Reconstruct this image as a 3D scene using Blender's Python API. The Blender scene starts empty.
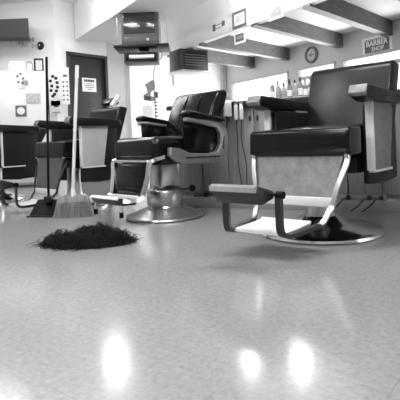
import bpy, bmesh, math, random
from mathutils import Vector, Matrix, Euler, noise
random.seed(7)
PI = math.pi
S = bpy.context.scene
COL = S.collection

# ------------------------------------------------------------------ camera
H = 0.54; F = 470.0; ROLL = math.radians(2.3); HY = 140.0
RV = Vector((math.cos(ROLL), 0, -math.sin(ROLL)))
UV = Vector((math.sin(ROLL), 0, math.cos(ROLL)))
FV = Vector((0, 1, 0))
cd = bpy.data.cameras.new('camera'); cam = bpy.data.objects.new('camera', cd); COL.objects.link(cam)
cam.matrix_world = Matrix(((RV.x, UV.x, -FV.x, 0), (RV.y, UV.y, -FV.y, 0), (RV.z, UV.z, -FV.z, H), (0, 0, 0, 1)))
cd.sensor_width = 36; cd.lens = 36 * F / 400; cd.shift_y = (HY - 200) / 400
cd.clip_start = 0.02
S.camera = cam

# ------------------------------------------------------------------ world, light, exposure
w = bpy.data.worlds.new('world'); S.world = w; w.use_nodes = True
bg = w.node_tree.nodes['Background']; bg.inputs[0].default_value = (1, 1, 1, 1); bg.inputs[1].default_value = 2.2
S.view_settings.view_transform = 'Standard'; S.view_settings.look = 'None'
S.view_settings.exposure = 0.95; S.view_settings.gamma = 1; S.view_settings.use_curve_mapping = False
def area(name, loc, aim, sx, sy, power):
    l = bpy.data.lights.new(name, 'AREA'); l.shape = 'RECTANGLE'; l.size = sx; l.size_y = sy; l.energy = power
    o = bpy.data.objects.new(name, l); COL.objects.link(o); o.location = loc
    o.rotation_euler = (Vector(aim) - Vector(loc)).to_track_quat('-Z', 'Y').to_euler()
    return o
# daylight through the shop's windows
area('window_daylight', (2.15, 9.45, 1.45), (-1.2, 7.4, 1.2), 5.0, 0.9, 70)

# ------------------------------------------------------------------ helpers
def ray(px, py):
    return FV + RV * ((px - 200) / F) + UV * ((HY - py) / F)
def at(px, py, Y):                      # point seen at a pixel, at distance Y
    d = ray(px, py); return Vector((0, 0, H)) + d * (Y / d.y)
def on_plane(px, py, p, n):
    d = ray(px, py); o = Vector((0, 0, H)); return o + d * ((Vector(p) - o).dot(n) / d.dot(n))
def on_floor(px, py, z=0):
    return on_plane(px, py, (0, 0, z), Vector((0, 0, 1)))

def mat(name, c, rough=0.5, metal=0.0, spec=0.5, emit=0, var=0.0, scale=8, bump=0.0, bscale=40, coat=0, stretch=None):
    m = bpy.data.materials.new(name); m.use_nodes = True
    nt = m.node_tree; b = nt.nodes['Principled BSDF']
    if not isinstance(c, tuple): c = (c, c, c)
    b.inputs['Base Color'].default_value = (*c, 1)
    b.inputs['Roughness'].default_value = rough; b.inputs['Metallic'].default_value = metal
    b.inputs['Specular IOR Level'].default_value = spec
    b.inputs['Coat Weight'].default_value = coat; b.inputs['Coat Roughness'].default_value = 0.1
    if emit:
        b.inputs['Emission Color'].default_value = (1, 1, 1, 1); b.inputs['Emission Strength'].default_value = emit
    if var or bump:
        tc = nt.nodes.new('ShaderNodeTexCoord'); mp = nt.nodes.new('ShaderNodeMapping')
        nt.links.new(tc.outputs['Object'], mp.inputs[0])
        if stretch: mp.inputs['Scale'].default_value = stretch
    if var:
        n = nt.nodes.new('ShaderNodeTexNoise'); n.inputs['Scale'].default_value = scale; n.inputs['Detail'].default_value = 8
        n.inputs['Roughness'].default_value = 0.65
        nt.links.new(mp.outputs[0], n.inputs['Vector'])
        r = nt.nodes.new('ShaderNodeValToRGB')
        r.color_ramp.elements[0].position = 0.3; r.color_ramp.elements[1].position = 0.7
        r.color_ramp.elements[0].color = (*[max(0, x * (1 - var)) for x in c], 1)
        r.color_ramp.elements[1].color = (*[min(1, x * (1 + var)) for x in c], 1)
        nt.links.new(n.outputs['Fac'], r.inputs[0]); nt.links.new(r.outputs[0], b.inputs['Base Color'])
    if bump:
        n2 = nt.nodes.new('ShaderNodeTexNoise'); n2.inputs['Scale'].default_value = bscale; n2.inputs['Detail'].default_value = 4
        nt.links.new(mp.outputs[0], n2.inputs['Vector'])
        bp = nt.nodes.new('ShaderNodeBump'); bp.inputs['Strength'].default_value = bump; bp.inputs['Distance'].default_value = 0.01
        nt.links.new(n2.outputs['Fac'], bp.inputs['Height']); nt.links.new(bp.outputs[0], b.inputs['Normal'])
    return m

M = dict(
    leather=mat('black_vinyl', 0.004, 0.19, spec=0.33, bump=0.15, bscale=9),
    leather_dull=mat('worn_vinyl', 0.011, 0.3, spec=0.3, bump=0.08, bscale=40),
    chrome=mat('chrome', 0.78, 0.14, 1.0, var=0.12, scale=6),
    brushed=mat('brushed_steel', 0.6, 0.33, 1.0, var=0.15, scale=12),
    dark_metal=mat('dark_metal', 0.05, 0.35, 0.6),
    enamel=mat('white_enamel', 0.75, 0.3),
    cast=mat('cast_grey_metal', 0.45, 0.28, 0.8, var=0.2, scale=9),
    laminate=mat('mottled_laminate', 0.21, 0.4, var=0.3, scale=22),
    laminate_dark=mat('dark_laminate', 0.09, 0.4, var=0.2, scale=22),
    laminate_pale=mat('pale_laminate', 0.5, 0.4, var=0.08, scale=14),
    rubber=mat('black_rubber', 0.004, 0.6, spec=.12),
    wood=mat('grey_wood', 0.27, 0.45, var=0.32, scale=7, stretch=(6, 6, .5)),
    plinth=mat('plinth_paint', 0.22, 0.5, var=0.2, scale=5),
    kick=mat('pale_kickboard', 0.36, 0.5, var=0.1, scale=5),
    wall=mat('white_paint', 0.82, 0.7, var=0.03, scale=2),
    wall_grey=mat('grey_paint', 0.36, 0.7, var=0.06, scale=2),
    wall_mid=mat('dull_white_paint', 0.55, 0.7, var=0.04, scale=2),
    ceil=mat('ceiling_paint', 0.85, 0.8, var=0.03, scale=2),
    beam=mat('beam_stain', 0.12, 0.6, var=0.3, scale=5, stretch=(1, 1, 4)),
    trimw=mat('trim_paint', 0.5, 0.5),
    door=mat('dark_door', 0.02, 0.5, var=0.25, scale=4),
    door_frame=mat('dark_frame', 0.018, 0.45),
    paper=mat('paper', 0.85, 0.7), paper_grey=mat('printed_grey', 0.35, 0.7, var=0.35, scale=30),
    paper_mid=mat('printed_mid', 0.55, 0.7, var=0.35, scale=40),
    ink=mat('ink', 0.015, 0.6), inkg=mat('grey_ink', 0.14, 0.6),
    black=mat('black_plastic', 0.01, 0.4, spec=.3), tvbody=mat('television_casing', 0.14, 0.45, var=0.1, scale=9),
    screen=mat('television_glass', 0.05, 0.12, coat=1), dark=mat('dark_paint', 0.014, 0.5),
    fridge=mat('appliance_white', 0.82, 0.3), glass=mat('frosted_glass', 0.8, 0.2),
    hair=mat('dark_hair', 0.003, 0.5, spec=0.25), straw=mat('broom_straw', 0.24, 0.8, var=0.5, scale=60, stretch=(1, 1, .08)),
    handle=mat('pale_broom_handle', 0.7, 0.4), white=mat('white_plastic', 0.8, 0.4),
    liquid=mat('grey_bottle', 0.25, 0.25, var=.2, scale=12), palebottle=mat('pale_bottle', 0.42, 0.3),
    lamp=mat('fill_diffuser', 0.9, 0.5, emit=16), fill_soft=mat('soft_fill_diffuser', 0.9, 0.5, emit=8), bulb=mat('lit_bulb', 0.9, 0.5, emit=26),  # both diffusers glow for the added fill lights
)
# window pane: clear glass
def glass_mat():
    m = bpy.data.materials.new('window_glass'); m.use_nodes = True; nt = m.node_tree
    b = nt.nodes['Principled BSDF']; b.inputs['Base Color'].default_value = (1, 1, 1, 1)
    b.inputs['Roughness'].default_value = 0.02; b.inputs['Alpha'].default_value = 0.12
    return m
M['pane'] = glass_mat()

def link(name, bm, m, parent=None, smooth=True, ang=35):
    me = bpy.data.meshes.new(name); bmesh.ops.recalc_face_normals(bm, faces=bm.faces[:]); bm.to_mesh(me); bm.free()
    if smooth:
        for p in me.polygons: p.use_smooth = True
        me.set_sharp_from_angle(angle=math.radians(ang))
    if isinstance(m, str): m = M[m]
    me.materials.append(m)
    o = bpy.data.objects.new(name, me); COL.objects.link(o)
    if parent: o.parent = parent
    return o
def tag(o, label, cat, group=None, kind=None):
    o['label'] = label; o['category'] = cat
    if group: o['group'] = group
    if kind: o['kind'] = kind
    return o
def struct(o): o['kind'] = 'structure'; return o
def empty(name, loc, rz=0):
    o = bpy.data.objects.new(name, None); COL.objects.link(o); o.location = loc; o.rotation_euler = (0, 0, rz)
    o.empty_display_size = 0.1; return o
def thing(name, label, cat, loc, rz=0, group=None):
    return tag(empty(name, loc, rz), label, cat, group)

def add(bm, other):
    me = bpy.data.meshes.new('t'); other.to_mesh(me); other.free(); bm.from_mesh(me); bpy.data.meshes.remove(me)
def box(x0, x1, y0, y1, z0, z1, bev=0.0, seg=2, bm=None, rot=None):
    b = bmesh.new(); bmesh.ops.create_cube(b, size=1)
    for v in b.verts:
        v.co = Vector(((x0 + x1) / 2 + v.co.x * (x1 - x0), (y0 + y1) / 2 + v.co.y * (y1 - y0), (z0 + z1) / 2 + v.co.z * (z1 - z0)))
    if bev: bmesh.ops.bevel(b, geom=b.edges[:], offset=bev, segments=seg, affect='EDGES', profile=0.5)
    if rot: b.transform(rot)
    if bm is not None: add(bm, b); return bm
    return b
def prism(pts, a0, a1, axis='x', bev=0, seg=2, bm=None, bev_ang=0.3):
    """polygon pts extruded along axis; pts are the two other coordinates in order"""
    b = bmesh.new()
    def mk(p, a):
        return {'x': (a, p[0], p[1]), 'y': (p[0], a, p[1]), 'z': (p[0], p[1], a)}[axis]
    v0 = [b.verts.new(mk(p, a0)) for p in pts]; v1 = [b.verts.new(mk(p, a1)) for p in pts]
    n = len(pts); b.faces.new(v0); b.faces.new(v1[::-1])
    for i in range(n): b.faces.new((v0[i], v0[(i + 1) % n], v1[(i + 1) % n], v1[i]))
    bmesh.ops.recalc_face_normals(b, faces=b.faces[:])
    if bev:
        es = [e for e in b.edges if e.calc_face_angle(0) > bev_ang]
        bmesh.ops.bevel(b, geom=es, offset=bev, segments=seg, affect='EDGES', profile=0.5, clamp_overlap=True)
    if bm is not None: add(bm, b); return bm
    return b
def sweep(path, r, seg=10, bm=None, closed=False, flat=None, up=Vector((0, 0, 1))):
    """tube along a path; flat=(w,t) gives a flat bar"""
    b = bmesh.new(); P = [Vector(p) for p in path]; n = len(P); rings = []
    prev = None
    for i, p in enumerate(P):
        a = P[(i - 1) % n] if (closed or i > 0) else p
        c = P[(i + 1) % n] if (closed or i < n - 1) else p
        t = (c - a).normalized()
        if prev is None:
            ref = up if abs(t.dot(up)) < 0.95 else Vector((1, 0, 0))
            s = t.cross(ref).normalized()
        else:
            s = (prev - t * prev.dot(t)).normalized()
        prev = s; q = s.cross(t).normalized()
        rr = r[i] if isinstance(r, (list, tuple)) else r
        ring = []
        if flat:
            w_, t_ = flat
            for (u, v) in ((-w_, -t_), (w_, -t_), (w_, t_), (-w_, t_)): ring.append(b.verts.new(p + s * u + q * v))
        else:
            for k in range(seg):
                th = 2 * PI * k / seg; ring.append(b.verts.new(p + s * math.cos(th) * rr + q * math.sin(th) * rr))
        rings.append(ring)
    m = len(rings[0])
    for i in range(n if closed else n - 1):
        A, B = rings[i], rings[(i + 1) % n]
        for k in range(m): b.faces.new((A[k], A[(k + 1) % m], B[(k + 1) % m], B[k]))
    if not closed: b.faces.new(rings[0][::-1]); b.faces.new(rings[-1])
    if bm is not None: add(bm, b); return bm
    return b
def lathe(prof, seg=40, c=(0, 0, 0), bm=None):
    b = bmesh.new(); rings = []
    for (r, z) in prof:
        if r < 1e-5: rings.append([b.verts.new((c[0], c[1], c[2] + z))])
        else: rings.append([b.verts.new((c[0] + r * math.cos(2 * PI * k / seg), c[1] + r * math.sin(2 * PI * k / seg), c[2] + z)) for k in range(seg)])
    for A, B in zip(rings, rings[1:]):
        for k in range(seg):
            k2 = (k + 1) % seg
            if len(A) == 1: b.faces.new((A[0], B[k], B[k2]))
            elif len(B) == 1: b.faces.new((A[k], A[k2], B[0]))
            else: b.faces.new((A[k], A[k2], B[k2], B[k]))
    if bm is not None: add(bm, b); return bm
    return b
def smooth_path(pts, n=6):
    P = [Vector(p) for p in pts]; out = []
    for i in range(len(P) - 1):
        p0 = P[max(i - 1, 0)]; p1 = P[i]; p2 = P[i + 1]; p3 = P[min(i + 2, len(P) - 1)]
        for k in range(n):
            t = k / n
            out.append(0.5 * ((2 * p1) + (-p0 + p2) * t + (2 * p0 - 5 * p1 + 4 * p2 - p3) * t * t + (-p0 + 3 * p1 - 3 * p2 + p3) * t ** 3))
    out.append(P[-1]); return out
def copy_tree(o, parent=None):
    c = o.copy(); COL.objects.link(c); c.parent = parent
    for ch in list(o.children): copy_tree(ch, c)
    return c
def text_mesh(txt, size, m, parent, loc, rot, name='lettering', bold=0.0):
    cu = bpy.data.curves.new('txt', 'FONT'); cu.body = txt; cu.size = size; cu.align_x = 'CENTER'; cu.align_y = 'CENTER'
    cu.extrude = 0.001; cu.offset = bold
    t = bpy.data.objects.new('txt', cu); COL.objects.link(t)
    bpy.context.view_layer.update()
    me = bpy.data.meshes.new_from_object(t.evaluated_get(bpy.context.evaluated_depsgraph_get()))
    bpy.data.objects.remove(t); me.name = name
    me.materials.clear(); me.materials.append(M[m])
    o = bpy.data.objects.new(name, me); COL.objects.link(o); o.parent = parent; o.location = loc; o.rotation_euler = rot
    return o

# ------------------------------------------------------------------ room layout (plan view, metres)
WD = Vector((0.536, -0.844, 0)); WN = Vector((-0.844, -0.536, 0))          # along window wall / into the room
CR = Vector((0.715, 12.0, 0))                                             # far corner of window wall
def wl(t, z=0): return CR + WD * t + Vector((0, 0, z))
CEIL_W = 2.42; CEIL = 2.85
def slab_wall(name, a, b, z0, z1, th, m, side):
    """vertical wall from a to b, thickness th to the side vector"""
    bm = bmesh.new(); a = Vector(a); b = Vector(b); s = Vector(side) * th
    vs = []
    for z in (z0, z1):
        for p in (a, b, b + s, a + s): vs.append(bm.verts.new((p.x, p.y, z)))
    for f in ((0, 1, 2, 3), (7, 6, 5, 4), (0, 4, 5, 1), (1, 5, 6, 2), (2, 6, 7, 3), (3, 7, 4, 0)): bm.faces.new([vs[i] for i in f])
    return struct(link(name, bm, m, smooth=False))

# floor
def floor_mat():
    m = bpy.data.materials.new('vinyl_tile_floor'); m.use_nodes = True; nt = m.node_tree; b = nt.nodes['Principled BSDF']; b.inputs['Specular IOR Level'].default_value = .65
    tc = nt.nodes.new('ShaderNodeTexCoord'); mp = nt.nodes.new('ShaderNodeMapping'); mp.inputs['Rotation'].default_value = (0, 0, math.radians(38))
    nt.links.new(tc.outputs['Object'], mp.inputs[0])
    n = nt.nodes.new('ShaderNodeTexNoise'); n.inputs['Scale'].default_value = 55; n.inputs['Detail'].default_value = 10; n.inputs['Roughness'].default_value = 0.75
    nt.links.new(mp.outputs[0], n.inputs['Vector'])
    r = nt.nodes.new('ShaderNodeValToRGB'); r.color_ramp.elements[0].position = .32; r.color_ramp.elements[1].position = .68
    r.color_ramp.elements[0].color = (.235, .235, .235, 1); r.color_ramp.elements[1].color = (.35, .35, .35, 1)
    nt.links.new(n.outputs['Fac'], r.inputs[0])
    br = nt.nodes.new('ShaderNodeTexBrick'); br.offset = 0; br.inputs['Scale'].default_value = 1; br.inputs['Brick Width'].default_value = .305; br.inputs['Row Height'].default_value = .305
    br.inputs['Mortar Size'].default_value = .0016; br.inputs['Color1'].default_value = (1, 1, 1, 1); br.inputs['Color2'].default_value = (.97, .97, .97, 1); br.inputs['Mortar'].default_value = (.88, .88, .88, 1)
    nt.links.new(mp.outputs[0], br.inputs['Vector'])
    mx = nt.nodes.new('ShaderNodeMix'); mx.data_type = 'RGBA'; mx.blend_type = 'MULTIPLY'; mx.inputs[0].default_value = 1
    nt.links.new(r.outputs[0], mx.inputs[6]); nt.links.new(br.outputs['Color'], mx.inputs[7]); nt.links.new(mx.outputs[2], b.inputs['Base Color'])
    n2 = nt.nodes.new('ShaderNodeTexNoise'); n2.inputs['Scale'].default_value = 3; n2.inputs['Detail'].default_value = 5
    mr = nt.nodes.new('ShaderNodeMapRange'); mr.inputs[3].default_value = .10; mr.inputs[4].default_value = .2
    nt.links.new(n2.outputs['Fac'], mr.inputs[0]); nt.links.new(mr.outputs[0], b.inputs['Roughness'])
    n3 = nt.nodes.new('ShaderNodeTexNoise'); n3.inputs['Scale'].default_value = 60; n3.inputs['Detail'].default_value = 3
    bp = nt.nodes.new('ShaderNodeBump'); bp.inputs['Strength'].default_value = .05; bp.inputs['Distance'].default_value = .003
    nt.links.new(n3.outputs['Fac'], bp.inputs['Height']); nt.links.new(bp.outputs[0], b.inputs['Normal'])
    return m
M['floor'] = floor_mat()
struct(link('floor', box(-5, 6.5, -1.5, 13, -0.1, 0), 'floor', smooth=False))
# main ceiling
bm = bmesh.new()
hp = Vector((0.12, 7.96, 0))                                              # header line over the room
h0 = hp - WD * 3.1; h1 = hp + WD * 9
h1 = hp + WD * 11.3
pts = [(h0.x, h0.y), (h1.x, h1.y), (-5, h1.y), (-5, 12), (h0.x, 12)]
struct(link('ceiling', prism(pts, CEIL, CEIL + .1, 'z'), 'ceil', smooth=False))
# lean-to ceiling over the windows
a = hp - WD * 3.1; b_ = hp + WD * 11; c_ = wl(16); d_ = wl(0)
struct(link('ceiling', prism([(p.x, p.y) for p in (a, b_, c_, d_)], CEIL_W, CEIL_W + .1, 'z'), 'ceil', smooth=False))
# header carrying the signs
slab_wall('trim_1', hp - WD * 3.0, hp + WD * 11, 2.2, CEIL, 0.12, 'wall', -WN)
# far wall
fa = CR; fb = CR + WN * 2.75
slab_wall('wall_back', fa, fb, 0, CEIL, 0.12, 'wall', -WD)
slab_wall('wall_front', (-5, -1.5, 0), (6.5, -1.5, 0), 0, CEIL, .1, 'wall_grey', (0, -1, 0))
slab_wall('wall_left', (-5, -1.5, 0), (-5, 7.75, 0), 0, CEIL, .1, 'wall_mid', (-1, 0, 0))
# window wall with openings
def wpx(px, z=0):                                                         # distance along window wall for a pixel column
    u = (px - 200) / F
    d = ray(px, 90); p = on_plane(px, 90, CR, WN); return (p - CR).dot(WD)
segs = []
def wall_piece(t0, t1, z0, z1, nm='wall_right', m='wall_mid'):
    return slab_wall(nm, wl(t0), wl(t1), z0, z1, 0.14, m, -WN)
wins = [(wpx(231), wpx(289.5), .95, 1.94), (wpx(298), wpx(337), .95, 1.94), (wpx(343), wpx(425), .95, 1.94)]
wall_piece(0, 16, 1.94, CEIL_W); wall_piece(0, 16, 0, .95)
prev = 0
for (t0, t1, z0, z1) in wins: wall_piece(prev, t0, z0, z1); prev = t1
wall_piece(prev, 16, .95, 1.94)
for i, (t0, t1, z0, z1) in enumerate(wins):
    rz = math.atan2(WD.y, WD.x); e = empty('window_%d' % (i + 1), wl(t0), rz); e['kind'] = 'structure'; L = t1 - t0
    f = bmesh.new()
    box(0, L, -.02, .06, z0, z0 + .05, bm=f); box(0, L, -.02, .06, z1 - .04, z1, bm=f)
    box(0, .05, -.02, .06, z0, z1, bm=f); box(L - .05, L, -.02, .06, z0, z1, bm=f)
    if i > 0: box(0, L, -.03, .05, 1.69, 1.76, bm=f)
    link('window_frame', f, 'trimw', e)
    link('pane', box(.05, L - .05, .02, .03, z0 + .05, z1 - .04), 'pane', e)
# corner post
slab_wall('trim_2', wl(-.02) + WN * .14, wl(.06) + WN * .14, 0, CEIL_W, .12, 'trimw', -WN)
# beams of the lean-to ceiling
BD = Vector((0.68, 0.73, 0)).normalized()
for k, px in enumerate((256, 291, 345, 395, 455)):
    p = wl(wpx(px)) ; t = (p - hp).dot(WN) / BD.dot(WN); s0 = p - BD * (t - .02)
    perp = Vector((BD.y, -BD.x, 0))
    bm = bmesh.new(); vs = []
    for z in (2.17, CEIL_W):
        for q in (s0, p, p - perp * .14, s0 - perp * .14 + BD * (.14 * abs(perp.dot(WN) / BD.dot(WN)) + .02)): vs.append(bm.verts.new((q.x, q.y, z)))
    for f in ((0, 1, 2, 3), (7, 6, 5, 4), (0, 4, 5, 1), (1, 5, 6, 2), (2, 6, 7, 3), (3, 7, 4, 0)): bm.faces.new([vs[i] for i in f])
    struct(link('trim_%d' % (k + 3), bm, 'beam', smooth=False))
# door wall
A0 = Vector((-2.11, 7.6, 0)); A1 = Vector((-1.57, 8.2, 0)); AD = (A1 - A0).normalized(); AN = Vector((AD.y, -AD.x, 0))
DW = (A1 - A0).length
E1 = A1 + AD * .50; E0 = A0 - AD * .2
slab_wall('wall_left', E0, A0, 0, CEIL, .12, 'wall', -AN)
slab_wall('wall_left', A1, E1, 0, CEIL, .12, 'wall_mid', -AN)
slab_wall('wall_left', A0, A1, 2.06, CEIL, .12, 'wall', -AN)
slab_wall('wall_left', E1, E1 - WD * 3, 0, CEIL, .12, 'wall', AD * -1)
slab_wall('wall_left', E0 + Vector((0, 0, 0)), (-5, 7.75, 0), 0, CEIL, .12, 'wall', (0, 1, 0))
rz = math.atan2(AD.y, AD.x)
dr = empty('door_1', A0, rz); dr['kind'] = 'structure'
link('door_leaf', box(.05, DW - .05, .03, .07, 0.005, 2.01, .003), 'door', dr)
f = box(0, .05, -.02, .1, 0, 2.06); box(DW - .05, DW, -.02, .1, 0, 2.06, bm=f); box(0, DW, -.02, .1, 2.01, 2.06, bm=f)
link('door_frame', f, 'door_frame', dr)
k = lathe([(0, 0), (.028, .005), (.03, .03), (.012, .045), (.012, .06)], 16); k.transform(Matrix.Rotation(PI / 2, 4, 'X')); k.transform(Matrix.Translation((DW - .12, -.03, 1.0)))
link('door_knob', k, 'brushed', dr)
# boxed soffit over the middle of the room
P0 = Vector((-1.97, 7.66, 0)); sw = Vector((.844, .536, 0))
q = [P0, P0 + WD * 4.0, P0 + WD * 4.0 + sw * .8, P0 + sw * .8]
struct(link('trim_8', prism([(p.x, p.y) for p in q], 2.25, CEIL, 'z'), 'wall', smooth=False))
# dark beam at far left
q = [at(-30, 20, 7.05), at(28, 20, 7.05), at(28.5, 20, 7.3), at(-30, 20, 7.3)]
struct(link('trim_9', prism([(p.x, p.y) for p in q], 2.19, 2.47, 'z'), 'dark', smooth=False))
# baseboards
slab_wall('baseboard_left', A1 + AN * .002, E1 + AN * .002, 0, .1, .015, 'trimw', AN)

# ------------------------------------------------------------------ back bar (cabinets under one worktop)
B0 = on_floor(205, 208.5); B1 = on_floor(382, 213)
BDIR = (B1 - B0).normalized(); BN = Vector((BDIR.y, -BDIR.x, 0))          # BN toward the camera
if BN.y > 0: BN = -BN
O = B0 - BDIR * .34 + Vector((.03, .05, 0)); LEN = (B1 - B0).length + 1.2
brz = math.atan2(BDIR.y, BDIR.x)
# local: x along, +y away from the camera
pl = link('plinth', box(0, LEN, 0, .62, 0, .075, .004), 'kick'); pl.location = O; pl.rotation_euler = (0, 0, brz)
tag(pl, 'long low pale plinth on the floor under the wood cabinets', 'plinth')
UW = 0.46; n = int(LEN / UW)
cabs = ['wood cabinet at the left end of the back bar, beside the looped-arm chair',
        'wood cabinet behind the hanging clipper cords', 'wood cabinet behind the raised footrest of the big front chair', 'wood cabinet behind the leg panel of the big front chair',
        'wood cabinet above the power cords at the right edge', 'wood cabinet right of the power cords, mostly outside the picture', 'wood cabinet at the far right end of the back bar']
for i in range(min(n, 7)):
    c = thing('cabinet', cabs[i], 'cabinet', O + BDIR * (i * UW + .02), brz, 'wood cabinets under the worktop')
    c.location.z = .075
    link('body', box(.002, UW - .002, .13, .6, 0.001, .72), 'wood', c)
    for s in (0, 1):
        d = link('cabinet_door', box(.006 + s * UW / 2, UW / 2 - .004 + s * UW / 2, .11, .129, .03, .70, .003), 'wood', c)
        kx = UW / 2 - .03 if s == 0 else UW / 2 + .03
        link('knob', box(kx - .006, kx + .006, .09, .112, .60, .64, .003), 'dark_metal', d)
ct = link('worktop', box(-.03, LEN, .06, .66, .796, .836, .008), 'laminate'); ct.location = O; ct.rotation_euler = (0, 0, brz)
tag(ct, 'long grey worktop with dark edge over the wood cabinets', 'worktop')
ed = link('edge_strip', box(-.035, LEN, .05, .062, .796, .83, .003), 'dark_metal', ct); ed['label'] = 'dark worktop edge'
def bar(x, y, z): return O + BDIR * x - BN * y + Vector((0, 0, z))
def barx(px): p = on_plane(px, 120, O - BN * .3, BN); return (p - O).dot(BDIR)

# ------------------------------------------------------------------ barber chairs
def footrest_asm(root, hw=.25, steel='enamel'):
    pass
def chair_a(label, loc, rz, drop=0.0, headrest=False, boxed=True, off=.04, scale=(1, 1, 1), back_drop=0.0, panel=None, aoff=.065):
    """square armed chair with laminate leg panel"""
    r = thing('barber_chair', label, 'barber chair', loc, rz, 'barber chairs in a row')
    D = -drop
    link('base', lathe([(0, 0), (.328, 0), (.336, .008), (.333, .02), (.31, .032), (.20, .05), (.13, .075), (.10, .10), (0, .10)], 56), 'chrome', r)
    link('pedestal', lathe([(0, .09), (.085, .09), (.08, .11), (.07, .17), (.07, .34), (0, .34)], 32), 'brushed', r)
    link('seat_box', box(-.235, .235, -.12, .27, .335 + D, .43 + D, .015), 'black', r)
    # seat cushion, wider in front of the arms
    o = [(-.285, -.30), (.285, -.30), (.285, -.165), (.25, -.155), (.25, .25), (-.25, .25), (-.25, -.155), (-.285, -.165)]
    cu = prism(o, .437 + D, .575 + D, 'z', .055, 8)
    for v in cu.verts:
        if v.co.y < -.22: v.co.y -= .03 * max(0, 1 - ((v.co.z - D - .495) / .09) ** 2)
        if v.co.z > .5 + D: v.co.z += .10 * max(0, min(.25, v.co.y + .2)) + .02 * max(0, 1 - (v.co.x / .3) ** 2) * max(0, 1 - ((v.co.y + .02) / .36) ** 2)
    s = link('seat_cushion', cu, 'leather', r)
    w_ = sweep([(-.27, -.30, .45 + D), (.27, -.30, .45 + D)], .003, 6); link('piping', w_, 'leather', s)
    # back
    bk = prism([(.22, .5), (.33, .5), (.48, .93), (.385, .945), (.35, .92)], -.27, .27, 'x', .04, 5)
    for v in bk.verts:
        if v.co.z > .6: v.co.z -= back_drop * (v.co.z - .6) / .34
    bk.transform(Matrix.Translation((0, 0, D + (.03 if boxed else 0))))
    for v in bk.verts:
        k = max(0, 1 - (v.co.x / .3) ** 2)
        if v.co.z > .9 + D: v.co.z += .012 * k
        if v.co.y < .36: v.co.y -= .015 * k
    b = link('backrest', bk, 'leather_dull', r)
    pts = [(-.262, .41, .52 + D), (-.262, .50, .96 + D), (-.24, .505, .985 + D), (.24, .505, .985 + D), (.262, .50, .96 + D), (.262, .41, .52 + D)]
    if headrest:
        h = link('headrest', prism([(.36, .985), (.42, .96), (.50, .975), (.50, 1.02), (.43, 1.04)], -.09, .09, 'x', .015, 3), 'leather', r); h.location.z = D - back_drop
        link('headrest_roll', sweep([(.10, .38, .95), (.12, .47, 1.05)], .028, 12), 'white', h)
        link('post', sweep([(0, .43, .92), (0, .44, .99)], .012, 8), 'chrome', h)
    # arms
    for s in (-1, 1):
        x = .30 * s
        a_ = prism([(-.15, .35), (-.15, .70), (.17, .70), (.10, .35)], x - .012, x + .012, 'x', .002)
        a_.transform(Matrix.Translation((0, 0, D)))
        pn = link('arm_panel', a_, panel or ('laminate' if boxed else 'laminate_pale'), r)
        ed = prism([(-.165, .35), (-.165, .71), (-.148, .71), (-.148, .35)], x - .02, x + .02, 'x', .003)
        box(x - .016, x + .016, -.15, .12, .34, .352, bm=ed)
        ed.transform(Matrix.Translation((0, 0, D))); link('edge_trim', ed, 'enamel', pn)
        pd = prism([(-.295, .722), (-.31, .74), (-.285, .778), (.30, .755), (.31, .70), (-.20, .70)], x - .048, x + .048, 'x', .008, 3)
        pd.transform(Matrix.Translation((0, 0, D))); link('arm_pad', pd, 'leather_dull', r)
        cap = prism([(-.2965, .7205), (-.3125, .7395), (-.2875, .7795), (-.281, .772), (-.292, .73)], x - .044, x + .044, 'x', .002)
        cap.transform(Matrix.Translation((0, 0, D))); c = link('arm_front', cap, 'laminate', r)
    bx = prism([(-.15, .28), (-.135, .69), (.30, .69), (.30, .28), (.05, .265)], .252, .284, 'x', .01); bx.transform(Matrix.Translation((0, 0, D)))
    prism([(-.15, .28 + D), (-.135, .69 + D), (.30, .69 + D), (.30, .28 + D), (.05, .265 + D)], -.284, -.252, 'x', .01, bm=bx)
    if not boxed:
        for v in bx.verts:
            if v.co.z < .35: v.co.z -= .06
    link('side_skirt', bx, 'black', r)
    # leg rest
    lt = -.305; lb = -.36
    p = bmesh.new(); vs = []
    zt, zb = .437 + D, (.235 if boxed else .17) + D
    for (y, dy) in ((0, 0), (.014, .014)):
        for (x_, z_, yy) in ((-.235, zt, lt), (.245, zt, lt), (.20, zb, lb), (-.20, zb, lb)): vs.append(p.verts.new((x_, yy + dy, z_)))
    for f_ in ((0, 1, 2, 3), (7, 6, 5, 4), (0, 4, 5, 1), (1, 5, 6, 2), (2, 6, 7, 3), (3, 7, 4, 0)): p.faces.new([vs[i] for i in f_])
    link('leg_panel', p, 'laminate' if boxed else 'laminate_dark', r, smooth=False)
    bl = zb - .235
    bar_ = prism([(lb - .012, .195 + bl), (lb - .012, .24 + bl), (lb + .02, .24 + bl), (lb + .02, .195 + bl)], -.21, .21, 'x', .004)
    link('leg_panel_rail', bar_, 'enamel', r)
    for s in (-1, 1):
        # S-shaped side rail, runs forward under the leg rest and up to the footrest
        path = [(.262 * s, -.29, .444 + D), (.262 * s, -.31, .40 + D), (.235 * s, -.345, .31 + D), (.218 * s, -.365, .24 + D), (.21 * s, -.37, .20 + D), (.20 * s, -.40, .17 + D), (.19 * s, -.43, .135 + D), (.18 * s, -.47, .12 + D)]
        link('side_rail', sweep(smooth_path(path, 5), .011, 8, flat=(.006, .012), up=Vector((1, 0, 0))), 'brushed' if boxed else 'dark_metal', r)
        path = [(.18 * s, -.46, .121 + D), (.17 * s, -.54, .117 + D), (.155 * s, -.66, .112 + D), (.145 * s, -.71, .117 + D), (.14 * s, -.735, .14 + D), (.14 * s, -.74, .20 + D), (.14 * s, -.74, .30 + D)]
        link('footrest_arm', sweep(smooth_path(path, 5), .011, 8, flat=(.010, .015), up=Vector((1, 0, 0))), 'dark_metal', r)
    top = sweep([(-.262, -.298, .444 + D), (.262, -.298, .444 + D)], .007, 8)
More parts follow.
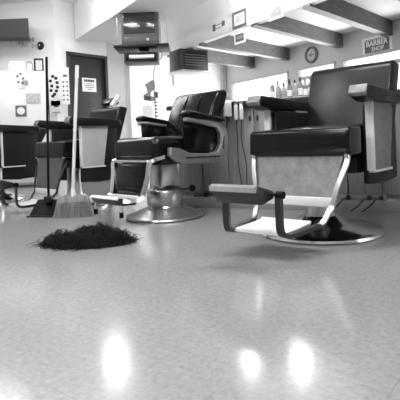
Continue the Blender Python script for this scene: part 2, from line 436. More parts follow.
    for s in (-1, 1): lathe([(0, -.012), (.014, -.01), (.014, .01), (0, .012)], 12, (.262 * s, -.306, .442 + D), bm=top)
    link('top_rail', top, 'chrome', r)
    link('step_plate', prism([(-.695, .108 + D), (-.685, .122 + D), (-.47, .13 + D), (-.45, .14 + D), (-.44, .13 + D), (-.46, .112 + D)], -.135, .135, 'x', .002), 'enamel', r)
    fr = link('footrest', prism([(-.745, .28 + D), (-.745, .308 + D), (-.87, .342 + D), (-.88, .33 + D), (-.84, .262 + D)], -.115, .122, 'x', .005), 'dark_metal', r)
    tr = prism([(-.75, .3105 + D), (-.75, .314 + D), (-.871, .348 + D), (-.892, .339 + D), (-.890, .318 + D), (-.8805, .318 + D), (-.871, .3435 + D)], -.113, .12, 'x', 0)
    link('tread', tr, 'brushed', fr)
    kn = sweep([(-.155, -.74, .295 + D), (.15, -.74, .295 + D)], .007, 10); sweep([(.132, -.74, .295 + D), (.165, -.74, .295 + D)], .016, 14, bm=kn); sweep([(-.165, -.74, .295 + D), (-.145, -.74, .295 + D)], .014, 14, bm=kn)
    link('hinge_knob', kn, 'rubber', fr)
    for ch in r.children:
        nm = ch.name.split('.')[0]
        if nm not in ('base', 'pedestal'): ch.location.y += off
        elif boxed: ch.location.x = -.02
        if not boxed and nm in ('side_rail', 'step_plate', 'footrest', 'footrest_arm'): ch.location.z -= .05
        if nm in ('arm_panel', 'arm_pad', 'arm_front', 'backrest', 'headrest', 'side_skirt', 'post', 'headrest_roll'): ch.location.y += aoff
    r.scale = scale
    return r

RZ = -math.radians(40)
chair_a('big black barber chair in front at right, mottled grey leg panel and raised footrest', (.665, 2.61, 0), RZ)
chair_a('black barber chair with headrest and pale side panel, behind the broom', (-1.15, 4.24, 0), -math.radians(44), .0, True, boxed=False, off=.04, scale=(.9, .85, 1), back_drop=.06, aoff=.02)
chair_a('black barber chair cut off by the left edge of the picture', (-2.16, 4.95, 0), -math.radians(44), .0, False, boxed=False, off=.04, scale=(.9, .85, 1), back_drop=.2, panel='black')

def chair_b(label, loc, rz):
    """older chair with open looped steel arms"""
    r = thing('barber_chair', label, 'barber chair', loc, rz, 'barber chairs in a row')
    link('base', lathe([(0, 0), (.275, 0), (.285, .008), (.28, .018), (.24, .03), (.13, .075), (.12, .095), (0, .095)], 56), 'cast', r)
    link('pump_housing', lathe([(0, .09), (.125, .09), (.13, .10), (.13, .185), (.12, .2), (.09, .225), (0, .235)], 40), 'brushed', r)
    link('pedestal', prism([(-.09, .2), (-.07, .43), (.08, .43), (.10, .2)], -.07, .07, 'x', .02, 3), 'brushed', r)
    link('seat_frame', box(-.23, .23, -.2, .26, .385, .43, .01), 'dark_metal', r)
    cu = prism([(-.25, -.27), (.25, -.27), (.25, .26), (-.25, .26)], .41, .57, 'z', .058, 8)
    for v in cu.verts:
        if v.co.z > .52: v.co.z += .02 * max(0, 1 - (v.co.x / .28) ** 2) * (1 - min(1, abs(v.co.y) / .35))
    link('seat_cushion', cu, 'leather', r)
    bk = prism([(.20, .56), (.31, .55), (.46, .88), (.435, .915), (.36, .90), (.30, .8)], -.245, .245, 'x', .04, 5)
    for v in bk.verts:
        if v.co.y < .36: v.co.y -= .02 * max(0, 1 - (v.co.x / .27) ** 2)
    b = link('backrest', bk, 'leather', r)
    for x in (-.08, .08): link('seam', sweep(smooth_path([(x, .20, .62), (x, .275, .78), (x, .345, .885)], 4), .004, 6), 'leather', b)
    for s in (-1, 1):
        x = .29 * s
        C_ = [(-.04, .695), (.14, .68), (.27, .665), (.335, .635), (.36, .57), (.355, .48), (.33, .42), (.28, .385), (.20, .372), (-.02, .38), (-.13, .405), (-.19, .445), (-.185, .50),
              (-.11, .49), (-.02, .455), (.18, .445), (.25, .46), (.285, .51), (.285, .58), (.25, .625), (.10, .65), (-.04, .67)]
        a = prism(C_, x - .022, x + .022, 'x', .006, 2)
        ar = link('arm_loop', a, 'cast', r)
        g = sweep([(x + .022 * s, -.06, .425), (x + .022 * s, .26, .42)], .006, 6); sweep([(x + .022 * s, .315, .56), (x + .022 * s, .30, .47)], .006, 6, bm=g)
        link('groove', g, 'dark_metal', ar)
        link('side_cushion', prism([(-.03, .46), (.29, .45), (.31, .52), (.30, .62), (.25, .655), (-.04, .685)], s * .254, s * .267, 'x', .004), 'leather', ar)
        pd = prism([(-.03, .695), (-.05, .72), (-.03, .745), (.30, .695), (.34, .665), (.30, .665), (0, .70)], x - .04, x + .04, 'x', .012, 3)
        link('arm_pad', pd, 'leather', r)
        if s < 0:
            for ch in r.children:
                if ch.name.startswith('arm_'): ch.location.y = .05
    p = bmesh.new(); NX, NZ = 16, 12; G = {}
    for side in (0, 1):
        for i in range(NX + 1):
            for j in range(NZ + 1):
                u, v = i / NX * 2 - 1, j / NZ * 2 - 1
                bul = .032 * (1 - abs(u) ** 2.6) ** .7 * (1 - abs(v) ** 2.6) ** .7
                G[side, i, j] = p.verts.new((u * .165, -.285 - .03 * (1 - v) / 2 - (bul if side == 0 else -.012), .295 + v * .105))
    for side in (0, 1):
        for i in range(NX):
            for j in range(NZ): p.faces.new([G[side, *k] for k in ((i, j), (i + 1, j), (i + 1, j + 1), (i, j + 1))])
    bmesh.ops.remove_doubles(p, verts=p.verts[:], dist=1e-5)
    rim = [(i, 0) for i in range(NX)] + [(NX, j) for j in range(NZ)] + [(i, NZ) for i in range(NX, 0, -1)] + [(0, j) for j in range(NZ, 0, -1)]
    for k in range(len(rim)):
        a_, b_2 = rim[k], rim[(k + 1) % len(rim)]
        p.faces.new((G[0, *a_], G[0, *b_2], G[1, *b_2], G[1, *a_]))
    link('leg_cushion', p, 'leather', r)
    fr = sweep([(-.195, -.285, .415), (.195, -.285, .415)], .01, 8)
    link('top_rail', fr, 'chrome', r)
    for s in (-1, 1):
        path = [(.24 * s, -.19, .44), (.215 * s, -.25, .425), (.205 * s, -.285, .405), (.195 * s, -.295, .33), (.18 * s, -.32, .22), (.175 * s, -.34, .185), (.17 * s, -.38, .17), (.165 * s, -.44, .17), (.16 * s, -.48, .175)]
        link('side_rail', sweep(smooth_path(path, 5), .011, flat=(.012, .016), up=Vector((1, 0, 0))), 'chrome', r)
    link('step_rail', box(-.17, .17, -.36, -.325, .165, .19, .006), 'enamel', r)
    ft = link('footrest', prism([(-.37, .14), (-.37, .175), (-.50, .195), (-.512, .185), (-.48, .145)], -.16, .16, 'x', .004), 'dark_metal', r)
    link('tread', prism([(-.44, .1862), (-.44, .192), (-.50, .202), (-.519, .191), (-.512, .182), (-.50, .196)], -.158, .158, 'x'), 'enamel', ft)
    for s in (-1, 1):
        l = link('leg', sweep([(.15 * s, -.475, .16), (.15 * s, -.48, .10)], .009, 8), 'chrome', r)
        link('rubber_foot', sweep([(.15 * s, -.48, .105), (.15 * s, -.48, .07)], .014, 10), 'rubber', l)
    link('lever', sweep(smooth_path([(.05, .0, .20), (.11, .05, .19), (.16, .10, .20)], 5), .009, 8), 'dark_metal', r)
    link('lever_ball', lathe([(0, -.025), (.018, -.018), (.025, 0), (.018, .018), (0, .025)], 16, (.17, .115, .20)), 'rubber', r)
    return r
chair_b('older black barber chair with open looped steel arms, between the other chairs', (-.27, 3.39, 0), -math.radians(46))

# ------------------------------------------------------------------ broom, dustpan, hair
bp_ = on_floor(74, 217)
r = thing('broom', 'straw broom with long pale handle standing on the floor left of the hair pile', 'broom', bp_, 0)
hd = prism([(-.155, .0), (.155, .0), (.112, .15), (.07, .165), (-.07, .165), (-.112, .15)], -.02, .025, 'y', .004)
bmesh.ops.subdivide_edges(hd, edges=hd.edges[:], cuts=2)
link('straw_head', hd, 'straw', r)
rs = random.Random(3); st = bmesh.new()
for i in range(260):
    x = rs.uniform(-1, 1); y0 = rs.uniform(-.024, .028)
    a = Vector((x * .105, y0 * .6, .155)); b = Vector((x * .158 + rs.uniform(-.006, .006), y0 + (-.004 if y0 < 0 else .004), rs.uniform(.0, .014)))
    sweep([a, (a + b) / 2 + Vector((0, (-.006 if y0 < 0 else .006), 0)), b], .0016, 3, bm=st)
s_ = link('bristles', st, mat('straw_strand', 0.2, .7), r); s_['kind'] = 'stuff'
for z in (.075, .11): link('stitching', sweep([(-.145 + z * .27, -.024, z), (.145 - z * .27, -.024, z)], .0018, 5), 'inkg', r)
link('collar', lathe([(0, .155), (.022, .155), (.02, .18), (.014, .215), (0, .215)], 16), 'white', r)
top = at(77, 66, bp_.y + .05) - bp_
link('handle', sweep([(0, 0, .2), top], .0125, 12), 'handle', r)
dirv = top.normalized(); link('handle_grip', sweep([top - dirv * .09, top + dirv * .004], .0145, 12), 'white', r)

dp = on_floor(41, 217.5)
r = thing('dustpan', 'black upright dustpan with long black pole, beside the broom', 'dustpan', dp, 0)
pan = bmesh.new()
prism([(0.0, 0), (.19, 0), (.19, .115), (.14, .118), (.02, .012)], -.115, .095, 'x', bm=pan, bev=.004)
pan.transform(Matrix.Rotation(math.radians(-14), 4, 'Z'))
link('pan', pan, 'rubber', r)
link('lip', sweep([(-.12, .03, .008), (.095, -.024, .008)], .006, 6), 'black', r)
top = at(46.5, 57, dp.y + .12) - dp
link('pole', sweep([(.03, .10, .10), top], .010, 10), 'rubber', r)
link('pole_bracket', box(.0, .06, .07, .13, .10, .15, .006), 'black', r)

# hair pile: curved strands lying over a mound
c = on_floor(87, 243.5)
def pile_h(x, y):
    e = (x / .25) ** 2 + (y / .15) ** 2
    return max(0, 1 - e) ** .5 * (.036 + .034 * noise.noise(Vector((x * 13, y * 13, 1.3))) + (.028 if x > -.08 else 0) * min(1, max(0, (x + .08) * 12)))
mound = bmesh.new()
bmesh.ops.create_grid(mound, x_segments=60, y_segments=40, size=1)
for v in list(mound.verts):
    v.co.x *= .245; v.co.y *= .145; v.co.z = pile_h(v.co.x, v.co.y) * .85 + .002
bmesh.ops.delete(mound, geom=[v for v in mound.verts if (v.co.x / .245) ** 2 + (v.co.y / .145) ** 2 > 1], context='VERTS')
r = thing('hair_pile', 'swept pile of dark cut hair lying on the floor in front of the broom', 'hair pile', c, 0)
r['kind'] = 'stuff'; r.scale = (.94, .94, 1)
link('hair_mound', mound, 'hair', r)
cu = bpy.data.curves.new('hair_strands', 'CURVE'); cu.dimensions = '3D'; cu.bevel_depth = .0009; cu.bevel_resolution = 0
rs = random.Random(11)
for i in range(140):
    th = rs.uniform(0, 2 * PI); x = .255 * math.cos(th) * rs.uniform(.7, 1.05); y = .15 * math.sin(th) * rs.uniform(.7, 1.05)
    a = th + rs.uniform(-.9, .9); L = rs.uniform(.05, .11); b_end = rs.uniform(-2, 2); up = rs.random() ** 2 * .05
    sp = cu.splines.new('POLY'); sp.points.add(7); px, py = x, y
    for k in range(8):
        sp.points[k].co = (px, py, pile_h(px, py) + .002 + up * math.sin(k / 7 * 2.9), 1)
        px += math.cos(a) * L / 8; py += math.sin(a) * L / 8; a += b_end / 8
for i in range(3400):
    for _ in range(20):
        x = rs.uniform(-.27, .27); y = rs.uniform(-.17, .17)
        if (x / .26) ** 2 + (y / .155) ** 2 < 1 + .12 * rs.random(): break
    th = rs.uniform(0, 2 * PI); L = rs.uniform(.02, .075); bend = rs.uniform(-2.5, 2.5); lift = rs.random() ** 3 * .042
    if rs.random() < .5: th = rs.gauss(0, .5)
    sp = cu.splines.new('POLY'); N = 6; sp.points.add(N - 1); a = th; px, py = x, y
    for k in range(N):
        t = k / (N - 1)
        sp.points[k].co = (px, py, pile_h(px, py) + .003 + lift * math.sin(t * 2.4) + rs.uniform(0, .003), 1)
        px += math.cos(a) * L / N; py += math.sin(a) * L / N; a += bend / N
    for k in range(N): sp.points[k].co.z = max(.001, sp.points[k].co.z)
cu.materials.append(M['hair'])
tmp = bpy.data.objects.new('hs', cu); COL.objects.link(tmp); bpy.context.view_layer.update()
me = bpy.data.meshes.new_from_object(tmp.evaluated_get(bpy.context.evaluated_depsgraph_get())); bpy.data.objects.remove(tmp)
o = bpy.data.objects.new('hair_strands', me); COL.objects.link(o); o.parent = r; o['kind'] = 'stuff'

# ------------------------------------------------------------------ television on hanging shelf, recorder under it
TZ = 6.2
tl = at(114, 46, TZ); tr = at(169, 43.5, TZ); mid = (tl + tr) / 2; wdt = (tr - tl).length
shelf_z = mid.z
t = thing('television_shelf', 'dark shelf hanging from the ceiling under the television', 'shelf', (mid.x, TZ, shelf_z), 0)
link('board', box(-wdt / 2, wdt / 2, -.05, .42, -.035, 0, .006), 'black', t)
for x in (-wdt / 2 + .03, wdt / 2 - .03):
    link('hanger', sweep([(x, .15, 0), (x, .15, CEIL - shelf_z)], .006, 6), 'brushed', t)
link('bracket', box(-.05, .09, .1, .25, -.06, -.034, .01), 'black', t)
tv = thing('television', 'old box television standing on the hanging shelf', 'television', (mid.x + .0, TZ, shelf_z + .001), 0)
x0 = at(121, 30, TZ).x - mid.x; x1 = at(159, 30, TZ).x - mid.x
link('casing', prism([(0, 0), (0, .52), (.12, .50), (.36, .40), (.36, .06), (.12, 0)], x0, x1, 'x', .012), 'tvbody', tv)
scr = prism([(x0 + .03, .15), (x1 - .05, .15), (x1 - .05, .48), (x0 + .03, .48)], -.012, .004, 'y', .01, 3)
link('screen', scr, 'screen', tv)
link('control_panel', box(x0 + .03, x1 - .03, -.006, .004, .03, .11, .003), 'tvbody', tv)
link('knob', box(.07, .10, -.02, 0, .05, .08, .005), 'white', tv)
v = thing('video_recorder', 'dark video recorder slung under the television shelf', 'video recorder', (at(141, 58, TZ).x, TZ + .02, at(141, 61, TZ).z), 0)
vw = .225
link('tray', box(-vw, vw, -.04, .30, -.012, 0, .004), 'dark_metal', v)
link('body', box(-vw + .02, vw - .02, -.02, .27, .001, .115, .006), 'black', v)
link('face_plate', box(-vw + .07, vw - .05, -.028, -.019, .03, .085, .003), 'brushed', v)
for x in (-vw + .006, vw - .006): link('strap', box(x - .006, x + .006, 0, .2, -.01, shelf_z - .036 - v.location.z), 'dark_metal', v)
cbl = link('television_cable', sweep(smooth_path([at(160, 45.2, TZ + .435), at(162, 56, TZ + .46), at(155, 66, TZ + .46), at(154, 82, TZ + .6), at(156, 120, TZ + .7), at(157, 146, TZ + .7)], 8), .006, 6), 'inkg')
tag(cbl, 'thin grey cable hanging down from the television shelf', 'cable')
# second unit high on the wall
p = at(195, 71, 8.45)
u = thing('wall_unit', 'dark boxy unit mounted high under the white header', 'wall unit', p, math.atan2(WD.y, WD.x) + PI / 2)
link('casing', box(-.32, .26, -.05, .36, 0, .38, .01), 'dark', u)
link('shelf_board', box(-.36, .30, -.12, .38, -.02, 0, .004), 'cast', u)
link('front_grille', box(-.26, .20, -.065, -.05, .05, .33, .006), 'black', u)
for i in range(5): link('louvre', box(-.24, .18, -.078, -.066, .09 + i * .045, .10 + i * .045), 'tvbody', u)
link('hanger', box(-.03, .03, .1, .16, .38, CEIL - p.z), 'dark_metal', u)

# ------------------------------------------------------------------ notices, signs, pictures
def sheet(name, label, cat, p, n, wd, ht, m='paper', group=None, roll=0):
    """flat sheet mounted at p on a wall whose outward normal is n; local x right, z up, -y outward"""
    rz = math.atan2(n.x, -n.y)
    o = thing(name, label, cat, p + n * .004, rz, group)
    o.rotation_euler = (0, roll, rz)
    link('sheet', box(-wd / 2, wd / 2, -.003, .003, -ht / 2, ht / 2), m, o, smooth=False)
    return o
def patch(o, nm, x0, x1, z0, z1, m, d=.002):
    return link(nm, box(x0, x1, -.003 - d, -.003, z0, z1), m, o, smooth=False)
# notice on the dark door
dl = on_plane(89, 85, A0 + AN * -.03, AN)
o = sheet('notice', 'white printed notice fixed to the dark door', 'notice', dl + AN * .004, AN, .28, .23, roll=0)
[patch(o, 'printed_heading', -.1 + k * .034, -.072 + k * .034, .05, .09, 'ink') for k in range(6)]
for i, wd in enumerate((.05, .1, .08, .04)): patch(o, 'text_line', -wd, wd, .015 - i * .032, .027 - i * .032, 'inkg')
# two price sheets left of the door
nrm = Vector((0, -1, 0))
lw = at(55, 87, 7.5); o = sheet('poster', 'white sheet with ring of dark round heads, left of the door', 'poster', at(54.5, 86, 7.42), nrm, .19, .62)
for (x, z) in ((-.02, .15), (.03, .12), (-.06, .08), (.045, .05), (-.04, .0), (.05, -.02), (-.055, -.07), (.03, -.08), (0, -.13), (-.03, -.16)):
    k = lathe([(0, -.002), (.026, -.002), (.026, .002), (0, .002)], 14); k.transform(Matrix.Rotation(PI / 2, 4, 'X')); k.transform(Matrix.Translation((x, -.006, z)))
    link('printed_head', k, 'ink', o)
o = sheet('price_list', 'narrow white list with small dark squares beside the door frame', 'poster', at(65.5, 86, 7.40), nrm, .12, .58)
for i in range(5):
    for s in (-1, 1): patch(o, 'printed_square', s * .03 - .012, s * .03 + .012, -.23 + i * .07, -.205 + i * .07, 'ink')
patch(o, 'printed_heading', -.03, .03, .14, .18, 'inkg')
o = sheet('paper_note', 'small white note under the sheet with dark round heads', 'paper', at(56, 107, 7.42), nrm, .15, .2)
patch(o, 'text_line', -.03, .04, .0, .025, 'ink'); patch(o, 'underline', -.06, .06, -.09, -.08, 'inkg')
k = thing('wall_bell', 'small dark round bell on the white wall above the framed picture', 'bell', at(41, 46, 7.5) , 0)
kk = lathe([(0, -.09), (.03, -.085), (.062, -.04), (.065, 0), (.065, .05), (0, .05)], 20); kk.transform(Matrix.Rotation(PI / 2, 4, 'X')); kk.transform(Matrix.Translation((0, .03, 0)))
kk2 = Matrix.Rotation(PI / 2, 4, 'X')
bm = lathe([(0, .07), (.03, .065), (.07, .02), (.075, -.15), (0, -.15)], 20); bm.transform(kk2); link('bell_dome', bm, 'black', k)
bm = lathe([(0, .09), (.012, .085), (.012, .068), (0, .068)], 10); bm.transform(kk2); link('bell_button', bm, 'chrome', k); kk.free()
# poster and switch on the far white wall
pp = on_plane(150, 97, CR, -WD)
FN = WD.copy()
o = sheet('poster', 'tall poster of a dark figure on the far white wall below the television', 'poster', pp, FN, .52, 1.0, 'paper')
if True:
    fig = bmesh.new()
    prism([(-.12, .28), (.08, .40), (.14, .30), (.12, .18), (.03, .12), (.0, .02), (.12, .0), (.16, -.08), (.02, -.10), (-.16, -.06), (-.17, .04), (-.06, .1), (-.08, .2)], -.009, -.003, 'y', bm=fig)
    link('printed_figure', fig, 'inkg', o, smooth=False)
    patch(o, 'printed_dark_block', -.15, .02, -.08, .02, 'ink', .008); patch(o, 'printed_dark_block', .1, .2, -.02, .12, 'ink', .009)
    for i in range(5): patch(o, 'text_line', .10, .18, -.14 - i * .08, -.10 - i * .08, 'inkg')
    patch(o, 'printed_caption', -.2, .05, -.44, -.2, 'paper_mid')
pp = on_plane(172, 72, CR, -WD)
o = thing('switch_box', 'small white switch box with thin cable on the far wall', 'switch', pp, math.atan2(FN.x, -FN.y))
link('cover', box(-.05, .05, -.04, 0, -.08, .08, .006), 'trimw', o); link('conduit', sweep([(.02, -.012, -.08), (.02, -.012, -.32)], .01, 6), 'inkg', o)
# signs on the header
def hsheet(name, label, px, py, wd, ht, m='paper', off=.0):
    return sheet(name, label, 'sign', on_plane(px, py, hp + WN * off, WN), WN, wd, ht, m)
o = hsheet('paper_sign', 'white printed sheet on the white header, leftmost of the header signs', 219, 26.5, .47, .26, 'paper_mid' if False else 'paper')
patch(o, 'printed_block', -.17, -.09, -.05, .06, 'inkg'); patch(o, 'printed_block', .09, .17, -.02, .06, 'inkg')
for i in range(2): patch(o, 'text_line', -.08, .08, -.03 + i * .055, -.015 + i * .055, 'paper_grey')
o = hsheet('framed_sign', 'dark framed notice high on the white header', 240, 19, .33, .24, 'paper', .01)
f = box(-.165, .165, -.02, -.004, -.12, -.09); box(-.165, .165, -.02, -.004, .09, .12, bm=f); box(-.165, -.135, -.02, -.004, -.12, .12, bm=f); box(.135, .165, -.02, -.004, -.12, .12, bm=f)
link('frame', f, 'inkg', o); patch(o, 'printed_block', -.09, .09, -.05, .06, 'paper_mid')
o = hsheet('hanging_sign', 'small framed sign hanging below the header edge in front of a beam', 240, 37.5, .27, .18, 'paper', .02)
patch(o, 'printed_block', -.1, .1, -.055, .055, 'inkg'); patch(o, 'printed_marks', -.07, .07, -.02, .02, 'paper_grey', .004)
o = hsheet('framed_sign', 'grey framed notice at the top of the header, right of the other signs', 276, 12, .3, .2, 'paper_mid', .01)
patch(o, 'printed_block', -.11, .11, -.06, .06, 'paper_grey')
# clock on the window wall
pc = on_plane(312, 55, CR, WN)
ck = thing('wall_clock', 'round wall clock with dark rim above the windows', 'clock', pc + WN * .002, math.atan2(WN.x, -WN.y))
def disc(r0, r1, y0, y1, nm, m, par):
    b = lathe([(r0, y0), (r1, y0), (r1, y1), (r0, y1), (r0, y0)] if r0 > 0 else [(0, y0), (r1, y0), (r1, y1), (0, y1)], 40)
    b.transform(Matrix.Rotation(PI / 2, 4, 'X')); return link(nm, b, m, par)
disc(.12, .165, 0, .04, 'rim', 'inkg', ck); disc(0, .12, 0, .02, 'face', 'trimw', ck)
link('hour_hand', box(-.055, 0, -.027, -.022, -.008, .008), 'ink', ck); link('minute_hand', box(0, .085, -.029, -.024, -.005, .005), 'ink', ck)
bd = lathe([(0, .021), (.05, .021), (.05, .023), (0, .023)], 4); bd.transform(Matrix.Rotation(PI / 2, 4, 'X')); link('emblem', bd, 'paper_grey', ck)
# barber shop sign
ps = on_plane(377, 45.5, CR, WN)
o = sheet('shop_sign', 'white framed barber shop sign on the wall above the right window', 'sign', ps, WN, .60, .34)
patch(o, 'printed_panel', -.25, .25, -.13, .13, 'inkg')
for i in range(12):
    for z in (-.115, .115): patch(o, 'checker', -.245 + i * .042, -.225 + i * .042, z - .012, z + .012, 'paper', .003)
text_mesh('BARBER', .125, 'paper', o, (0, -.008, .045), (PI / 2, 0, 0), bold=.003); text_mesh('SHOP', .10, 'paper', o, (.02, -.008, -.055), (PI / 2, 0, 0), bold=.002)

# ------------------------------------------------------------------ white refrigerator with stickers and things on top
fz = 6.45
tp = at(47, 71, fz); bx0 = at(-8, 69, fz).x
fr = thing('refrigerator', 'white refrigerator covered with stickers at the left wall', 'refrigerator', (tp.x, fz, 0), math.radians(17))
FZN = Vector((math.sin(math.radians(17)), -math.cos(math.radians(17)), 0))
fw = .75
link('body', box(-fw, 0, .05, .65, .02, tp.z, .01), 'fridge', fr)
link('door', box(-fw, 0, 0, .045, .05, tp.z, .012), 'fridge', fr)
link('door_edge_shade', box(.001, .012, .03, .06, .05, tp.z - .01), 'dark', fr)  # dark strip standing in for shade along the door's right edge
def stick(px, py, wd, ht, lab, m, cat='sticker', nm='sticker'):
    p = on_plane(px, py, fr.location + FZN * .002, FZN); o = sheet(nm, lab, cat, p, FZN, wd, ht, m); return o
def ftop(px, dy):
    p = on_plane(px, 71, fr.location - FZN * dy, FZN); return (p.x, p.y, tp.z + .001)
o = stick(20, 80, .12, .22, 'pale sheet with dark marks, top left of the refrigerator door', 'paper')
for (x, z) in ((-.03, .05), (.01, .08), (-.02, -.03), (.03, -.04), (.04, .02)): patch(o, 'printed_mark', x - .014, x + .014, z - .014, z + .014, 'inkg')
k = stick(25.5, 83, .07, .07, 'small dark round magnet near the top of the refrigerator door', 'paper_grey', 'magnet', 'magnet')
stick(33.5, 98, .19, .13, 'grey rectangular note in the middle of the refrigerator door', 'paper_mid', 'note', 'note')
o = stick(21, 111, .14, .15, 'dark square clock magnet low on the refrigerator door', 'inkg', 'magnet', 'clock_magnet')
disc(0, .05, .004, .012, 'dial', 'paper', o)
# on top
p = at(39, 70, fz + .15); pf = thing('framed_picture', 'dark framed picture standing on the refrigerator', 'picture', ftop(39, .15), .3)
link('frame', box(-.065, .065, 0, .02, 0, .2, .003), 'ink', pf); link('picture', box(-.04, .045, -.004, 0, .03, .17), 'paper_mid', pf)
p = at(29.5, 70, fz + .2); pf = thing('photo_card', 'round-topped pale photo card on the refrigerator, left of the framed picture', 'photo', ftop(29.5, .2), .3)
link('card', prism([(-.05, 0), (.05, 0), (.05, .12), (.03, .17), (-.03, .17), (-.05, .12)], 0, .012, 'y'), 'paper_grey', pf); link('mount', box(-.03, .03, -.004, 0, .03, .13), 'paper', pf)
p = at(18, 70, fz + .2); pf = thing('paper_stack', 'pale stack of boxes and papers at the left end of the refrigerator top', 'papers', ftop(18, .2), .3)
link('box', box(-.13, .10, 0, .2, 0, .12, .003), 'paper_mid', pf); link('papers', box(-.11, .08, .01, .18, .121, .16), 'paper', pf)
# wavy garland on wall
g = thing('paper_garland', 'grey paper garland on the wall below the dark beam', 'decoration', at(22, 40, 7.45), 0)
for i in range(7):
    link('paper_bow', prism([(-.05, -.04), (.0, -.01), (.05, -.05), (.045, .045), (0, .012), (-.05, .05)], 0, .01, 'y'), ('paper_mid', 'trimw', 'paper_grey')[i % 3], g).location = (-.13 + i * .055, 0, .06 * math.sin(i * 1.7) - .01 * i)

# ------------------------------------------------------------------ things on the worktop
TOPZ = .8365
def bottle(label, px, h, r_, m, kind=0, dep=.32):
    x = barx(px); b = thing('bottle', label, 'bottle', bar(x, dep, TOPZ), brz, 'bottles on the worktop')
    if kind == 0: prof = [(0, 0), (r_, 0), (r_, h * .62), (r_ * .9, h * .68), (r_ * .35, h * .78), (r_ * .35, h * .84), (0, h * .84)]
    elif kind == 1: prof = [(0, 0), (r_, 0), (r_, h * .8), (r_ * .7, h * .86), (0, h * .86)]
    else: prof = [(0, 0), (r_, 0), (r_ * .8, h * .3), (r_, h * .6), (r_ * .3, h * .82), (0, h * .82)]
    link('bottle_body', lathe(prof, 20), m, b)
    link('cap', lathe([(0, h * .8), (r_ * .42, h * .8), (r_ * .38, h), (0, h)], 14), 'ink' if kind != 1 else 'white', b)
    link('bottle_label', lathe([(r_ + .0006, h * .18), (r_ + .0006, h * .5)], 20), 'paper' if m != 'palebottle' else 'paper_grey', b)
    return b
specs = [(273, .145, .020, 'liquid', 1, 'grey bottle standing leftmost of the bottles on the worktop'), (278.5, .16, .017, 'palebottle', 0, 'slim pale bottle second from the left on the worktop'),
         (284.5, .14, .023, 'palebottle', 2, 'pale waisted spray bottle on the worktop under the left window'), (290.5, .15, .02, 'liquid', 0, 'dark-capped bottle below the bar between the windows'),
         (296, .13, .022, 'palebottle', 1, 'short pale bottle with white cap, left of three dark bottles'), (301, .17, .019, 'liquid', 0, 'tall grey bottle, first of three with black caps'),
         (306, .15, .019, 'liquid', 0, 'middle grey bottle of three with black caps'), (311.5, .165, .02, 'liquid', 0, 'grey bottle of three nearest the big chair back')]
for (px, h, r_, m, kd, lab) in specs: bottle(lab, px, h, r_, m, kd)
for (px, h, r_, m, kd, lab) in [(276, .135, .024, 'palebottle', 1, 'wide pale jar behind the first bottles on the worktop'), (287.5, .17, .021, 'liquid', 0, 'tall grey bottle in the back row under the left window'),
                                (293.2, .16, .019, 'palebottle', 0, 'pale bottle in the back row below the bar between the windows'), (299.4, .15, .021, 'liquid', 1, 'grey jar with white lid in the back row'),
                                (309, .14, .024, 'palebottle', 1, 'pale jar in the back row beside the big chair back')]:
    bottle(lab, px - 1.2, h + .01, r_, m, kd, .45)
# towel holder and clippers hanging at the front of the bar
x = barx(239); tw = thing('towel', 'small white towel hanging over the worktop edge', 'towel', bar(x, .045, TOPZ), brz)
tb = prism([(0.0, .0), (.0, .008), (-.012, .006), (-.018, -.01), (-.018, -.12), (-.006, -.12), (-.006, -.008)], -.03, .035, 'x', .002)
link('towel_cloth', tb, 'white', tw)
for i, px in enumerate((247.5, 252.5)):
    x = barx(px); cl = thing('hair_clipper', ('left', 'right')[i] + ' of two pale hair clippers hanging from the worktop edge', 'hair clipper', bar(x, .025, TOPZ - .15), brz, 'clippers hanging on the cabinet')
    link('clipper_body', box(-.013, .013, -.012, .018, 0, .12, .006), 'white', cl); link('blade', box(-.013, .013, -.008, .01, .12, .135), 'brushed', cl)
    link('clipper_cord', sweep(smooth_path([(0, 0, 0), (.004 - .01 * i, -.005, -.15), (-.006 + .02 * i, .03, -.35), (.015, .02, -.50), (.03 + .02 * i, -.02, -.60)], 8), .0035, 6), 'ink', cl)
# outlet strip, plugs, cords on the plinth
def cord(label, pts, r_=.0045): return tag(link('tangled_cord', sweep(smooth_path(pts, 8), r_, 6), 'ink'), label, 'cord')
def plx(px): p = on_plane(px, 200, O, BN); return (p - O).dot(BDIR)
ps_ = link('power_strip', box(plx(330), plx(386), .05, .08, .076, .105, .004), 'kick'); ps_.location = O; ps_.rotation_euler = (0, 0, brz); tag(ps_, 'pale outlet strip on the plinth at the right edge', 'power strip')
for i, px in enumerate((348, 369, 381)):
    x = plx(px); pg = thing('plug', ('black plug nearest the big chair on the outlet strip', 'middle black plug on the outlet strip', 'black plug on the outlet strip nearest the right edge')[i], 'plug', bar(x, .026, .09), brz, 'plugs in the outlet strip')
    link('plug_body', box(-.014, .014, -.02, .02, -.012, .016, .005), 'ink', pg)
    link('plug_cord', sweep(smooth_path([(0, -.02, 0), (-.03, -.05, -.005), (-.07, -.06, -.05), (-.12, -.08, -.084)], 6), .0045, 6), 'ink', pg)
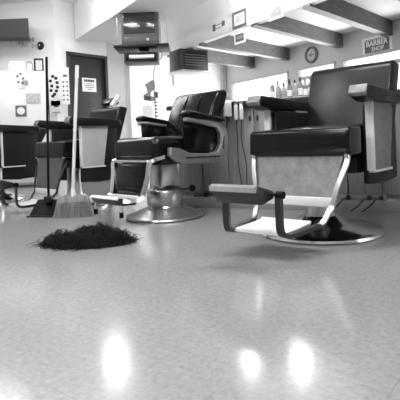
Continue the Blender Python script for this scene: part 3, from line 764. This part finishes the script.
cord('black cord tangled on the plinth behind the footrest', [bar(plx(222), .05, .081), bar(plx(235), .02, .082), bar(plx(248), .07, .083), bar(plx(238), .05, .085), bar(plx(256), .03, .082), bar(plx(268), .08, .082)])
pg = thing('adapter', 'dark round adapter lying on the plinth beside the looped-arm chair', 'adapter', bar(plx(204), .05, .08), brz)
link('adapter_body', lathe([(0, 0), (.02, 0), (.026, .012), (.026, .03), (.018, .045), (0, .045)], 18), 'ink', pg); link('adapter_cord', sweep(smooth_path([(-.01, 0, .015), (-.05, -.01, .008), (-.1, -.02, .006)], 5), .006, 6), 'ink', pg)

# ------------------------------------------------------------------ lamps (above the frame; globes seen as reflections in the floor, ceiling lights added as fill)
def lamp(label, x, y, z):
    l = thing('ceiling_lamp', label, 'lamp', (x, y, z), 0, 'hanging globe lamps')
    g = lathe([(0, -.09), (.045, -.08), (.08, -.042), (.09, 0), (.08, .042), (.045, .08), (0, .09)], 24); link('globe', g, 'bulb', l)
    link('stem', sweep([(0, 0, .088), (0, 0, CEIL - z)], .008, 8), 'brushed', l)
lamp('glass globe lamp hanging above the television side of the room', -1.27, 6.3, 2.38)
lamp('glass globe lamp hanging above the looped-arm chair', .58, 6.5, 2.47)
lamp('glass globe lamp hanging above the big front chair', 1.12, 5.7, 2.2)

for i, (x, y) in enumerate([(-2.0, .6), (.2, .6), (-2.0, 2.4), (.2, 2.4), (-3.0, 5.9), (-1.9, 5.3)]):  # unseen fixtures added to brighten the floor, the chairs and the left wall
    l = thing('fill_light', ('added unseen fluorescent fill light over the front of the floor, left', 'added unseen fluorescent fill light over the front of the floor, right', 'added unseen fluorescent fill light over the hair pile, left',
              'added unseen fluorescent fill light over the big front chair', 'added unseen fluorescent fill light over the refrigerator', 'added unseen fluorescent fill light in front of the dark door')[i], 'ceiling light', (x, y, CEIL - .09), 0, 'added fluorescent fill lights')
    link('housing', box(-.65, .65, -.18, .18, .05, .089), 'enamel', l); link('diffuser', box(-.62, .62, -.16, .16, 0, .05, .01), 'lamp' if y < 3 else 'fill_soft', l)
